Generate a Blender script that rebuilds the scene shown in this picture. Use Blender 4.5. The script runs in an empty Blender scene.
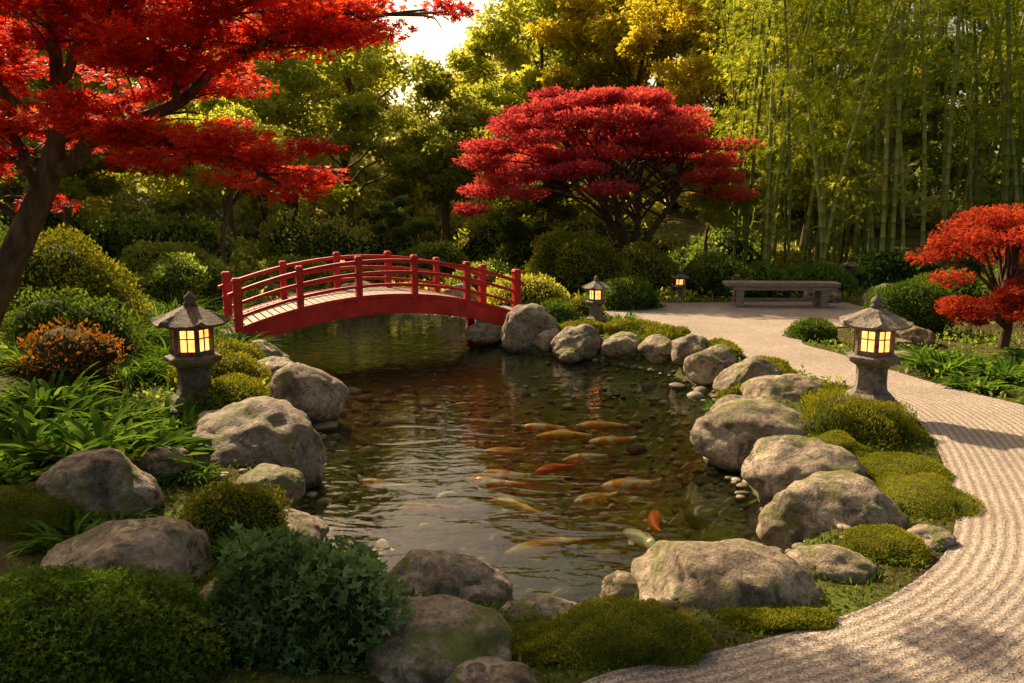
import bpy, math, random
import numpy as np
from mathutils import Vector, noise as mnoise, Matrix

R = np.random.default_rng(7)
random.seed(7)
scene = bpy.context.scene
scene.view_settings.view_transform = 'Standard'
scene.view_settings.look = 'None'
scene.view_settings.exposure = 0.0
COL = scene.collection

# ------------------------------------------------------------------ materials
def new_mat(name):
    m = bpy.data.materials.new(name); m.use_nodes = True
    nt = m.node_tree; nt.nodes.clear()
    out = nt.nodes.new('ShaderNodeOutputMaterial')
    return m, nt, out
def N(nt, typ, **kw):
    n = nt.nodes.new(typ)
    for k, v in kw.items():
        setattr(n, k, v)
    return n
def ramp(nt, fac, stops, interp='LINEAR'):
    r = nt.nodes.new('ShaderNodeValToRGB'); r.color_ramp.interpolation = interp
    els = r.color_ramp.elements
    while len(els) < len(stops): els.new(0.5)
    for e, (p, c) in zip(els, stops):
        e.position = p; e.color = (c[0], c[1], c[2], 1) if not isinstance(c, (int, float)) else (c, c, c, 1)
    nt.links.new(fac, r.inputs[0]); return r.outputs[0]
def mixc(nt, fac, a, b, mode='MIX'):
    m = nt.nodes.new('ShaderNodeMix'); m.data_type = 'RGBA'; m.blend_type = mode
    for sock, v in ((m.inputs[0], fac), (m.inputs[6], a), (m.inputs[7], b)):
        if isinstance(v, (int, float)): sock.default_value = v
        elif isinstance(v, tuple): sock.default_value = (v[0], v[1], v[2], 1)
        else: nt.links.new(v, sock)
    return m.outputs[2]
def math_n(nt, op, a, b=None, c=None):
    m = nt.nodes.new('ShaderNodeMath'); m.operation = op
    for i, v in enumerate((a, b, c)):
        if v is None: continue
        if isinstance(v, (int, float)): m.inputs[i].default_value = v
        else: nt.links.new(v, m.inputs[i])
    return m.outputs[0]
def noise_n(nt, vec, scale, detail=4, rough=.55, dist=0):
    n = nt.nodes.new('ShaderNodeTexNoise'); n.inputs['Scale'].default_value = scale
    n.inputs['Detail'].default_value = detail; n.inputs['Roughness'].default_value = rough
    n.inputs['Distortion'].default_value = dist
    if vec is not None: nt.links.new(vec, n.inputs['Vector'])
    return n.outputs[0]
def bump_n(nt, h, strength, dist, nrm=None):
    b = nt.nodes.new('ShaderNodeBump'); b.inputs['Strength'].default_value = strength
    b.inputs['Distance'].default_value = dist; nt.links.new(h, b.inputs['Height'])
    if nrm is not None: nt.links.new(nrm, b.inputs['Normal'])
    return b.outputs[0]
def principled(nt, out, col, rough=.6, nrm=None, spec=.5):
    p = nt.nodes.new('ShaderNodeBsdfPrincipled')
    if isinstance(col, tuple): p.inputs['Base Color'].default_value = (*col, 1)
    else: nt.links.new(col, p.inputs['Base Color'])
    if isinstance(rough, (int, float)): p.inputs['Roughness'].default_value = rough
    else: nt.links.new(rough, p.inputs['Roughness'])
    p.inputs['Specular IOR Level'].default_value = spec
    if nrm is not None: nt.links.new(nrm, p.inputs['Normal'])
    if out is not None: nt.links.new(p.outputs[0], out.inputs[0])
    return p
def geo_pos(nt): return nt.nodes.new('ShaderNodeNewGeometry').outputs['Position']

def leaf_mat(name, cols, trans=.4, tboost=1.6, gloss=False, rough=.5, spec=.2):
    m, nt, out = new_mat(name)
    a = nt.nodes.new('ShaderNodeAttribute'); a.attribute_name = 'rnd'
    n = len(cols)
    c = ramp(nt, a.outputs['Fac'], [(i / (n - 1), cols[i]) for i in range(n)])
    c2 = ramp(nt, a.outputs['Fac'], [(i / (n - 1), (min(.9, cols[i][0] * tboost), min(.9, cols[i][1] * tboost * .95), cols[i][2] * tboost * .6)) for i in range(n)])
    if gloss: p = principled(nt, None, c, rough, spec=spec)
    else: p = nt.nodes.new('ShaderNodeBsdfDiffuse'); nt.links.new(c, p.inputs[0])
    t = nt.nodes.new('ShaderNodeBsdfTranslucent'); nt.links.new(c2, t.inputs[0])
    mx = nt.nodes.new('ShaderNodeMixShader'); mx.inputs[0].default_value = trans
    nt.links.new(p.outputs[0], mx.inputs[1]); nt.links.new(t.outputs[0], mx.inputs[2])
    nt.links.new(mx.outputs[0], out.inputs[0])
    return m
def bark_mat(name, c1, c2, sc=12):
    m, nt, out = new_mat(name)
    tc = N(nt, 'ShaderNodeTexCoord'); mp = N(nt, 'ShaderNodeMapping'); mp.inputs['Scale'].default_value = (1, 1, .25)
    nt.links.new(tc.outputs['Object'], mp.inputs[0])
    nz = noise_n(nt, mp.outputs[0], sc, 5, .65)
    c = ramp(nt, nz, [(.3, c1), (.7, c2)])
    principled(nt, out, c, .85, bump_n(nt, nz, .9, .03), .2)
    return m

M = {}
M['bark'] = bark_mat('bark_dark', (.03, .018, .012), (.14, .09, .055))
M['bark2'] = bark_mat('bark_brown', (.06, .035, .022), (.2, .13, .07), 6)
M['maple'] = leaf_mat('maple_leaves_scarlet', [(.3, .01, .01), (.52, .025, .015), (.66, .055, .02), (.7, .13, .028)], .5, 1.3, True, .55, .12)
M['maple2'] = leaf_mat('maple_leaves_crimson', [(.2, .015, .035), (.38, .04, .065), (.5, .07, .08), (.58, .13, .055)], .48, 1.4)
M['maple3'] = leaf_mat('maple_leaves_rust', [(.22, .02, .016), (.38, .045, .024), (.48, .095, .035)], .4, 1.4)
M['rust'] = leaf_mat('shrub_leaves_rust', [(.07, .08, .015), (.17, .08, .02), (.26, .1, .025)], .35)
M['g_dark'] = leaf_mat('leaves_dark_green', [(.02, .045, .012), (.055, .105, .02), (.11, .18, .03)], .4, 1.7)
M['g_mid'] = leaf_mat('leaves_mid_green', [(.06, .1, .022), (.14, .2, .036), (.25, .32, .06)], .5, 1.7)
M['g_olive'] = leaf_mat('leaves_olive', [(.12, .14, .025), (.25, .27, .045), (.4, .39, .07)], .5, 1.7)
M['g_yellow'] = leaf_mat('leaves_yellow_green', [(.2, .23, .03), (.37, .4, .06), (.55, .53, .09)], .52, 1.5)
M['g_gold'] = leaf_mat('leaves_gold', [(.28, .25, .02), (.46, .4, .04), (.62, .5, .06)], .5, 1.4)
M['g_haze'] = leaf_mat('leaves_painted_haze', [(.28, .3, .1), (.44, .45, .17), (.6, .58, .24)], .52, 1.5)  # atmospheric haze painted into the leaf colour: paler tone for far trees
M['g_shrub'] = leaf_mat('shrub_leaves_green', [(.028, .055, .009), (.07, .125, .016), (.16, .22, .032)], .28, 1.7)
M['g_shruby'] = leaf_mat('shrub_leaves_yellow', [(.055, .07, .007), (.14, .155, .014), (.3, .28, .028)], .3, 1.6)
M['g_blue'] = leaf_mat('shrub_leaves_greygreen', [(.035, .07, .02), (.085, .15, .04), (.18, .26, .085)], .2, 1.5, True, .5, .15)
M['g_strap'] = leaf_mat('strap_leaves', [(.025, .065, .008), (.07, .14, .016), (.16, .24, .03)], .32, 1.7)
M['g_moss'] = leaf_mat('moss_tufts', [(.065, .085, .006), (.15, .17, .014), (.3, .28, .025)], .3, 1.5)
M['g_bam'] = leaf_mat('bamboo_leaves', [(.1, .16, .018), (.26, .32, .03), (.52, .49, .05)], .52, 1.6)

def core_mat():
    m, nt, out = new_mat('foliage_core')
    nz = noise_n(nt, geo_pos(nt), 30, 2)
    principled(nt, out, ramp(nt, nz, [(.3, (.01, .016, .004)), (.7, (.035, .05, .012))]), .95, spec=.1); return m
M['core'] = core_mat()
def mosscore():
    m, nt, out = new_mat('moss_base')
    nz = noise_n(nt, geo_pos(nt), 14, 4)
    f = noise_n(nt, geo_pos(nt), 160, 2)
    principled(nt, out, ramp(nt, nz, [(.3, (.04, .045, .006)), (.55, (.09, .1, .01)), (.75, (.16, .15, .018))]), .95, bump_n(nt, f, 1, .01), .1); return m
M['mosscore'] = mosscore()

def rock_mat(name, cols, wet=True):
    m, nt, out = new_mat(name)
    tc = N(nt, 'ShaderNodeTexCoord'); oi = N(nt, 'ShaderNodeObjectInfo')
    ad = N(nt, 'ShaderNodeVectorMath', operation='ADD')
    cmb = N(nt, 'ShaderNodeCombineXYZ')
    r10 = math_n(nt, 'MULTIPLY', oi.outputs['Random'], 37.0)
    for i in range(3): nt.links.new(r10, cmb.inputs[i])
    nt.links.new(tc.outputs['Object'], ad.inputs[0]); nt.links.new(cmb.outputs[0], ad.inputs[1])
    v = ad.outputs[0]
    n1 = noise_n(nt, v, 3.4, 6, .62, .4); n2 = noise_n(nt, v, 26, 6, .74); n3 = noise_n(nt, v, 120, 2, .7)
    c = ramp(nt, n1, [(.28, cols[0]), (.42, cols[1]), (.56, cols[2]), (.72, cols[3])])
    c = mixc(nt, 1, c, ramp(nt, n2, [(.3, .3), (.47, .88), (.7, 1.5)]), 'MULTIPLY')
    c = mixc(nt, .5, c, ramp(nt, oi.outputs['Random'], [(0, (.7, .65, .58)), (.5, (1, .94, .86)), (1, (1.2, 1.05, .85))]), 'MULTIPLY')
    c = mixc(nt, ramp(nt, n3, [(.6, 0), (.68, .5)]), c, (.45, .39, .3))
    c = mixc(nt, ramp(nt, n3, [(.33, .7), (.4, 0)]), c, (.05, .04, .028))
    c = mixc(nt, ramp(nt, noise_n(nt, v, 6.5, 5, .72, .8), [(.52, 0), (.62, .85)]), c, (.06, .046, .028))
    if wet:
        ge = N(nt, 'ShaderNodeNewGeometry'); sp = N(nt, 'ShaderNodeSeparateXYZ'); nt.links.new(ge.outputs['Position'], sp.inputs[0])
        sn = N(nt, 'ShaderNodeSeparateXYZ'); nt.links.new(ge.outputs['Normal'], sn.inputs[0])
        mo = ramp(nt, noise_n(nt, v, 2.6, 5, .7, .5), [(.51, 0), (.6, .9)])
        mo = math_n(nt, 'MULTIPLY', mo, ramp(nt, sn.outputs[2], [(.05, 0), (.45, 1)]))
        c = mixc(nt, mo, c, mixc(nt, n2, (.06, .08, .01), (.2, .2, .03)))
        wz = N(nt, 'ShaderNodeMapRange'); wz.inputs[1].default_value = -.18; wz.inputs[2].default_value = -.27
        zz = math_n(nt, 'ADD', sp.outputs[2], math_n(nt, 'MULTIPLY_ADD', n2, .08, -.04)); nt.links.new(zz, wz.inputs[0])
        c = mixc(nt, math_n(nt, 'MULTIPLY', wz.outputs[0], .78), c, (.025, .022, .012))
    n4 = noise_n(nt, v, 7, 5, .65)
    b = bump_n(nt, n4, .5, .06); b = bump_n(nt, n2, .85, .04, b); b = bump_n(nt, n3, .5, .008, b)
    principled(nt, out, c, .75, b, .3); return m
M['rock'] = rock_mat('boulder_stone', [(.08, .06, .04), (.24, .185, .13), (.37, .3, .215), (.48, .4, .3)])
M['stone'] = rock_mat('carved_grey_stone', [(.12, .1, .08), (.19, .165, .135), (.25, .22, .18), (.31, .275, .225)], False)
M['stone_d'] = rock_mat('carved_brown_stone', [(.06, .047, .033), (.12, .095, .068), (.18, .145, .105), (.24, .2, .15)], False)
def peb_mat():
    m, nt, out = new_mat('pebble_stone'); a = nt.nodes.new('ShaderNodeAttribute'); a.attribute_name = 'rnd'
    c = ramp(nt, a.outputs['Fac'], [(0, (.05, .042, .025)), (.5, (.15, .125, .07)), (.85, (.26, .22, .13)), (1, (.34, .3, .2))])
    principled(nt, out, c, .7, None, .3); return m
M['peb'] = peb_mat()

def red_paint():
    m, nt, out = new_mat('red_lacquer_paint')
    p = geo_pos(nt); nz = noise_n(nt, p, 5, 5, .6); n2 = noise_n(nt, p, 60, 3)
    c = ramp(nt, nz, [(.3, (.3, .012, .009)), (.55, (.5, .02, .012)), (.75, (.6, .04, .02))])
    principled(nt, out, c, ramp(nt, n2, [(.3, .45), (.7, .7)]), bump_n(nt, n2, .25, .004), .3); return m
M['red'] = red_paint()
def wood_mat(name, c1, c2):
    m, nt, out = new_mat(name)
    tc = N(nt, 'ShaderNodeTexCoord'); mp = N(nt, 'ShaderNodeMapping'); mp.inputs['Scale'].default_value = (2, 14, 14)
    nt.links.new(tc.outputs['Object'], mp.inputs[0]); nz = noise_n(nt, mp.outputs[0], 3, 6, .65)
    principled(nt, out, ramp(nt, nz, [(.3, c1), (.7, c2)]), .75, bump_n(nt, nz, .5, .01)); return m
M['plank'] = wood_mat('weathered_planks', (.12, .08, .05), (.28, .19, .13))
M['benchw'] = wood_mat('bench_timber', (.11, .08, .06), (.34, .25, .18))
def glow():
    m, nt, out = new_mat('lantern_paper_glow')
    e = N(nt, 'ShaderNodeEmission'); e.inputs[1].default_value = 3.2
    tc = N(nt, 'ShaderNodeTexCoord')
    nz = noise_n(nt, tc.outputs['Object'], 9, 2)
    nt.links.new(ramp(nt, nz, [(.3, (1, .22, .035)), (.7, (1, .44, .13))]), e.inputs[0])
    nt.links.new(e.outputs[0], out.inputs[0]); return m
M['glow'] = glow()

def ground_mat():
    m, nt, out = new_mat('garden_soil_and_moss')
    p = geo_pos(nt); n1 = noise_n(nt, p, .9, 5, .6, .5); n2 = noise_n(nt, p, 22, 5, .7); n3 = noise_n(nt, p, 120, 2)
    c = ramp(nt, n1, [(.3, (.055, .038, .02)), (.44, (.075, .06, .018)), (.6, (.09, .11, .018)), (.75, (.15, .16, .025))])
    c = mixc(nt, 1, c, ramp(nt, n2, [(.3, .4), (.7, 1.5)]), 'MULTIPLY')
    sp = N(nt, 'ShaderNodeSeparateXYZ'); nt.links.new(p, sp.inputs[0])
    mr = N(nt, 'ShaderNodeMapRange'); mr.inputs[1].default_value = -.22; mr.inputs[2].default_value = -.36
    nt.links.new(sp.outputs[2], mr.inputs[0])
    vo = N(nt, 'ShaderNodeTexVoronoi'); vo.inputs['Scale'].default_value = 11; nt.links.new(p, vo.inputs['Vector'])
    bed = ramp(nt, vo.outputs['Color'], [(0, (.035, .032, .014)), (.5, (.105, .095, .038)), (1, (.23, .195, .085))])
    bed = mixc(nt, ramp(nt, noise_n(nt, p, 1.3, 4), [(.42, 0), (.6, .8)]), bed, (.11, .13, .02))
    c = mixc(nt, mr.outputs[0], c, bed)
    principled(nt, out, c, .95, bump_n(nt, n3, .8, .012, bump_n(nt, n2, .8, .04)), .1); return m
M['ground'] = ground_mat()

def gravel_mat():
    m, nt, out = new_mat('raked_gravel')
    a = nt.nodes.new('ShaderNodeAttribute'); a.attribute_name = 'dist'
    p = geo_pos(nt)
    wob = math_n(nt, 'MULTIPLY', noise_n(nt, p, 3, 4), .03)
    d = math_n(nt, 'ADD', a.outputs['Fac'], wob)
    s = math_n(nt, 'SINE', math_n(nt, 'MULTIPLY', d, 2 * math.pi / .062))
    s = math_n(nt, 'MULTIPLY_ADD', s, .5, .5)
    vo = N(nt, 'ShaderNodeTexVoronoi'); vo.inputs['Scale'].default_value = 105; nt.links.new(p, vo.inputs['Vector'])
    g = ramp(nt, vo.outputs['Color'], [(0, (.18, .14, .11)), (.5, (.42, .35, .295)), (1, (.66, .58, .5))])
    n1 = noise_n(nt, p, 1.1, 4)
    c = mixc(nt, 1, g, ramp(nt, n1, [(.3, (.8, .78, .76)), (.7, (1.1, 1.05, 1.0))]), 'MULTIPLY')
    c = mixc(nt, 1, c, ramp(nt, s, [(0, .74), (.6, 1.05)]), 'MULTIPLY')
    n2 = noise_n(nt, p, 60, 5, .75)
    b = bump_n(nt, s, .75, .013); b = bump_n(nt, vo.outputs['Distance'], .8, .01, b); b = bump_n(nt, n2, .9, .014, b)
    principled(nt, out, c, .9, b, .2); return m
M['gravel'] = gravel_mat()

def water_mat():
    m, nt, out = new_mat('pond_water')
    p = geo_pos(nt)
    mp = N(nt, 'ShaderNodeMapping'); mp.inputs['Scale'].default_value = (.8, 1.4, 1); nt.links.new(p, mp.inputs[0])
    n1 = noise_n(nt, mp.outputs[0], 2.4, 2, .5, .8); n2 = noise_n(nt, mp.outputs[0], 8, 2, .5, .5)
    b = bump_n(nt, n1, .26, .05); b = bump_n(nt, n2, .22, .012, b)
    gl = N(nt, 'ShaderNodeBsdfGlossy'); gl.inputs['Roughness'].default_value = .02; nt.links.new(b, gl.inputs['Normal'])
    rf = N(nt, 'ShaderNodeBsdfTransparent'); rf.inputs[0].default_value = (.9, .95, .72, 1)
    fr = N(nt, 'ShaderNodeFresnel'); fr.inputs[0].default_value = 1.31; nt.links.new(b, fr.inputs['Normal'])
    mx = N(nt, 'ShaderNodeMixShader'); nt.links.new(fr.outputs[0], mx.inputs[0])
    nt.links.new(rf.outputs[0], mx.inputs[1]); nt.links.new(gl.outputs[0], mx.inputs[2]); nt.links.new(mx.outputs[0], out.inputs[0])
    return m
M['water'] = water_mat()

# ------------------------------------------------------------------ mesh builder
class MB:
    def __init__(s): s.v = []; s.f = []; s.m = []; s.r = []; s.sm = []; s.n = 0
    def add(s, v, f, mat=0, rnd=.5, smooth=True):
        v = np.asarray(v, float).reshape(-1, 3); f = np.asarray(f, int)
        s.v.append(v); s.f.append(f + s.n); s.m.append(np.full(len(f), mat)); s.sm.append(np.full(len(f), smooth))
        s.r.append(np.broadcast_to(np.asarray(rnd, float), (len(v),)).copy()); s.n += len(v)
    def build(s, name, mats, loc=(0, 0, 0), parent=None, extra=None):
        me = bpy.data.meshes.new(name); v = np.concatenate(s.v)
        me.vertices.add(len(v)); me.vertices.foreach_set('co', v.astype(np.float32).ravel())
        tot = sum(len(f) for f in s.f); loops = np.concatenate([f.ravel() for f in s.f])
        sizes = np.concatenate([np.full(len(f), f.shape[1]) for f in s.f])
        starts = np.concatenate([[0], np.cumsum(sizes)[:-1]])
        me.loops.add(len(loops)); me.loops.foreach_set('vertex_index', loops.astype(np.int32))
        me.polygons.add(tot); me.polygons.foreach_set('loop_start', starts.astype(np.int32))
        me.polygons.foreach_set('material_index', np.concatenate(s.m).astype(np.int32))
        me.polygons.foreach_set('use_smooth', np.concatenate(s.sm).astype(bool))
        a = me.attributes.new('rnd', 'FLOAT', 'POINT'); a.data.foreach_set('value', np.concatenate(s.r).astype(np.float32))
        if extra is not None:
            a = me.attributes.new(extra[0], 'FLOAT', 'POINT'); a.data.foreach_set('value', extra[1].astype(np.float32))
        me.update(calc_edges=True)
        for m in mats: me.materials.append(m)
        ob = bpy.data.objects.new(name, me); ob.location = loc; COL.objects.link(ob)
        if parent: ob.parent = parent
        return ob

def nrmz(a): return a / (np.linalg.norm(a, axis=-1, keepdims=True) + 1e-9)
def tube(mb, pts, rad, sides=7, mat=0, rnd=.5):
    pts = np.asarray(pts, float); n = len(pts); rad = np.broadcast_to(rad, (n,))
    t = nrmz(np.gradient(pts, axis=0)); ax = np.abs(nrmz(pts[-1] - pts[0])); ref = np.eye(3)[np.argmin(ax)]
    a = nrmz(np.cross(t, ref)); b = np.cross(t, a)
    th = np.linspace(0, 2 * np.pi, sides, endpoint=False)
    v = pts[:, None] + rad[:, None, None] * (np.cos(th)[None, :, None] * a[:, None] + np.sin(th)[None, :, None] * b[:, None])
    i = np.arange(n - 1)[:, None] * sides; j = np.arange(sides)[None]; j2 = (j + 1) % sides
    f = np.stack([i + j, i + j2, i + sides + j2, i + sides + j], -1).reshape(-1, 4)
    mb.add(v.reshape(-1, 3), f, mat, rnd)
def smooth_poly(p, n):
    p = np.asarray(p, float); m = len(p); P = np.vstack([2 * p[0] - p[1], p, 2 * p[-1] - p[-2]])
    t = np.linspace(0, m - 1 - 1e-6, n); i = t.astype(int); u = (t - i)[:, None]
    a, b, c, d = P[i], P[i + 1], P[i + 2], P[i + 3]
    return .5 * ((2 * b) + (c - a) * u + (2 * a - 5 * b + 4 * c - d) * u ** 2 + (3 * b - a - 3 * c + d) * u ** 3)

def diamond(L=1, W=.5, ang=0, dz=.06, y0=0.):
    v = np.array([(0, y0, 0), (W / 2, y0 + L * .45, dz), (0, y0 + L, 0), (-W / 2, y0 + L * .45, dz)], float)
    c, s_ = math.cos(ang), math.sin(ang); x, y = v[:, 0].copy(), v[:, 1].copy()
    v[:, 0] = c * x - s_ * y; v[:, 1] = s_ * x + c * y; return v
def templ(ds):
    return np.concatenate(ds), np.arange(4 * len(ds)).reshape(-1, 4)
T_oval = templ([diamond(1, .5)])
T_oval3 = templ([diamond(1, .42, 0), diamond(.85, .4, 1.0), diamond(.85, .4, -1.0)])
T_clump = templ([diamond(1, .6, 0, .2), diamond(.9, .55, 2.2, -.25), diamond(.9, .55, -2.1, .3)])
T_maple = templ([diamond(1, .3, 0, .0), diamond(.9, .28, .72, -.06), diamond(.9, .28, -.72, -.06), diamond(.6, .22, 1.5, -.1), diamond(.6, .22, -1.5, -.1)])
T_maple3 = templ([diamond(1, .42, 0, .05), diamond(.9, .4, 1.1, -.1), diamond(.9, .4, -1.1, -.1)])
T_bam = templ([diamond(1, .13, 0, -.1), diamond(.9, .12, .5, -.2), diamond(.95, .12, -.55, .1)])
T_blade = templ([diamond(1, .22)])

def leaves(mb, P, A, U, size, T, mat, rnd):
    P = np.asarray(P); n = len(P)
    A = nrmz(A); S = nrmz(np.cross(A, U)); Nn = np.cross(S, A)
    tv, tf = T; k = len(tv)
    sz = np.broadcast_to(size, (n,))[:, None, None]
    v = P[:, None] + sz * (tv[None, :, 0:1] * S[:, None] + tv[None, :, 1:2] * A[:, None] + tv[None, :, 2:3] * Nn[:, None])
    f = (np.arange(n)[:, None, None] * k + tf[None]).reshape(-1, tf.shape[1])
    mb.add(v.reshape(-1, 3), f, mat, np.repeat(np.broadcast_to(rnd, (n,)), k), False)
def rdir(n): return nrmz(R.normal(size=(n, 3)))

# ------------------------------------------------------------------ layout (metres, camera at origin looking +Y)
WZ = -0.30
POND = smooth_poly([(-.65, 4.32), (-.18, 4.1), (.5, 4.1), (1.09, 4.32), (1.62, 4.86), (1.85, 5.4), (1.92, 6.44), (2.05, 7.64), (2.4, 9.3),
    (2.2, 10.9), (1.36, 11.9), (.4, 12.6), (-.2, 13.6), (-.35, 15.3), (-1.3, 17.4), (-3.2, 18.2), (-5.0, 17.2), (-5.1, 15.3), (-4.5, 13.4), (-3.75, 11.8), (-3.05, 10.4),
    (-2.2, 8.4), (-1.85, 7.2), (-1.65, 6.2), (-1.5, 5.4), (-1.25, 4.75), (-.9, 4.42), (-.65, 4.32)], 110)[:-1]
def seg_dist(x, y, poly, closed=True):
    P = np.stack([x, y], -1); best = np.full(x.shape, 1e9)
    Q = np.vstack([poly, poly[:1]]) if closed else poly
    for a, b in zip(Q[:-1], Q[1:]):
        ab = b - a; t = np.clip(((P - a) @ ab) / (ab @ ab + 1e-12), 0, 1)
        best = np.minimum(best, np.hypot(P[..., 0] - a[0] - t * ab[0], P[..., 1] - a[1] - t * ab[1]))
    return best
def inside(x, y, poly):
    c = np.zeros(x.shape, bool); Q = np.vstack([poly, poly[:1]])
    for (x1, y1), (x2, y2) in zip(Q[:-1], Q[1:]):
        if y1 == y2: continue
        c ^= ((y1 > y) != (y2 > y)) & (x < (x2 - x1) * (y - y1) / (y2 - y1) + x1)
    return c
def sst(a, b, x):
    t = np.clip((x - a) / (b - a), 0, 1); return t * t * (3 - 2 * t)
PL = smooth_poly([(-.9, 1.4), (-.3, 2.3), (.28, 3.0), (.78, 3.2), (1.37, 3.45), (1.86, 3.73), (2.39, 4.2), (2.8, 4.79), (3.1, 5.4), (3.5, 6.35), (3.8, 7.3), (3.85, 8.2), (3.55, 9.4), (3.1, 10.8), (2.7, 11.8), (2.2, 13.5), (1.6, 15.0), (1.6, 17.2)], 180)
PR = smooth_poly([(1.5, -4.5), (2.2, -3), (3.5, -2), (5, -1), (6, 0), (7, 1), (7.8, 2.5), (8.2, 4), (8, 5), (7, 6), (5.6, 7.0), (4.95, 8.3), (4.7, 9.4), (4.5, 10.8), (4.35, 11.8), (5.2, 13.2), (7.2, 14.5), (7.8, 17.6)], 180)
PATH = np.vstack([PL[::2], PR[::-2]])
def height(x, y):
    x = np.asarray(x, float); y = np.asarray(y, float)
    near = (x > -12) & (x < 9) & (y > 0) & (y < 26)
    d = np.full(x.shape, 9.0)
    if near.any():
        xx, yy = x[near], y[near]; dd = seg_dist(xx, yy, POND); d[near] = np.where(inside(xx, yy, POND), -dd, dd)
    h = np.where(d < 0, -.32 - .42 * sst(0, .9, -d), -.32 + .32 * sst(0, .45, d))
    dry = sst(.6, 2.5, d)
    h = h + dry * (.5 * sst(-3.2, -7.5, x) * sst(3.0, 7, y) + .35 * sst(6.5, 12, x) * sst(8, 14, y))
    h = h + 4.5 * sst(28, 75, y) + 3.0 * sst(20, 70, np.abs(x)) * (x > 0) + 1.0 * sst(20, 70, np.abs(x)) * (x < 0)
    pn = (x > -3) & (x < 10) & (y > -6) & (y < 20); w = np.ones(x.shape)
    if pn.any():
        xx, yy = x[pn], y[pn]; pd = seg_dist(xx, yy, PATH); w[pn] = np.where(inside(xx, yy, PATH), 0, sst(0, .5, pd))
    bumpy = .05 * np.sin(x * 1.7 + 1) * np.cos(y * 1.3) + .03 * np.sin(x * 4.1 + y * 3.3) + .04 * np.sin(x * .7 - y * .9)
    return h + bumpy * w * dry
def hz(x, y): return float(height(np.array([x]), np.array([y]))[0])

def axis(lo, hi, step, far_lo, far_hi):
    a = list(np.arange(lo, hi + 1e-6, step)); s = step; x = lo; left = []
    while x > far_lo: s *= 1.25; x -= s; left.append(x)
    s = step; x = a[-1]; right = []
    while x < far_hi: s *= 1.25; x += s; right.append(x)
    return np.array(left[::-1] + a + right)
xs = axis(-7, 9, .125, -320, 320); ys = axis(1.5, 19, .125, -120, 420)
X, Y = np.meshgrid(xs, ys, indexing='ij'); Z = height(X.ravel(), Y.ravel())
nx, ny = len(xs), len(ys)
i = np.arange(nx - 1)[:, None] * ny; j = np.arange(ny - 1)[None]
F = np.stack([i + j, i + ny + j, i + ny + j + 1, i + j + 1], -1).reshape(-1, 4)
mb = MB(); mb.add(np.stack([X.ravel(), Y.ravel(), Z], -1), F); mb.build('ground', [M['ground']])

nc = 60; t = (np.linspace(0, 1, nc) ** 1.3)[None, :, None]
G = PL[:, None] * (1 - t) + PR[:, None] * t; gx, gy = G[..., 0].ravel(), G[..., 1].ravel()
dist = seg_dist(gx, gy, PL[::2], False)
gz = np.full(gx.shape, .008) + .012 * sst(0, .25, dist)
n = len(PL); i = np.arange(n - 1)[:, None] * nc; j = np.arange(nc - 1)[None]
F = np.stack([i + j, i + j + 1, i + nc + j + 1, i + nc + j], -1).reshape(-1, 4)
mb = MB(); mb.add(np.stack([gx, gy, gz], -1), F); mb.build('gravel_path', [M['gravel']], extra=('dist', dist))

mb = MB()
xs2 = np.linspace(-5.8, 3.0, 50); ys2 = np.linspace(3.7, 18.8, 80)
X, Y = np.meshgrid(xs2, ys2, indexing='ij'); i = np.arange(49)[:, None] * 80; j = np.arange(79)[None]
F = np.stack([i + j, i + 80 + j, i + 81 + j, i + j + 1], -1).reshape(-1, 4)
cx_, cy_ = (X[:-1, :-1] + .09).ravel(), (Y[:-1, :-1] + .095).ravel()
keep = inside(cx_, cy_, POND) | (seg_dist(cx_, cy_, POND) < .35)
mb.add(np.stack([X.ravel(), Y.ravel(), np.full(X.size, WZ)], -1), F[keep]); mb.build('pond_water', [M['water']])

# ------------------------------------------------------------------ boulders
def ico(sub):
    import bmesh
    bm = bmesh.new(); bmesh.ops.create_icosphere(bm, subdivisions=sub, radius=1)
    v = np.array([p.co[:] for p in bm.verts]); f = np.array([[q.index for q in p.verts] for p in bm.faces]); bm.free(); return v, f
ICO5 = ico(5); ICO3 = ico(3); ICO2 = ico(2)
def rock_shape(base, seed, cuts=7, amp=.17):
    rg = np.random.default_rng(seed); v = base.copy()
    for _ in range(cuts):
        d = nrmz(rg.normal(size=3) * np.array([1, 1, .8])); h = rg.uniform(.66, .88)
        ov = v @ d - h; sm = .5 * (ov + np.sqrt(ov * ov + .003)); v -= np.outer(sm * .8, d)
    off = rg.uniform(-50, 50, 3)
    ns = np.array([mnoise.fractal(Vector(p * 1.3 + off), .95, 2.0, 5) for p in v])
    return v * (1 + amp * ns)[:, None]
def boulder(x, y, rx, ry, rz, zc, seed, rot=0.):
    v = rock_shape(ICO5[0], seed) * np.array([rx, ry, rz]) * 1.1
    mb = MB(); mb.add(v, ICO5[1]); ob = mb.build('boulder', [M['rock']], (x, y, zc)); ob.rotation_euler = (0, 0, rot)
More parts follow.
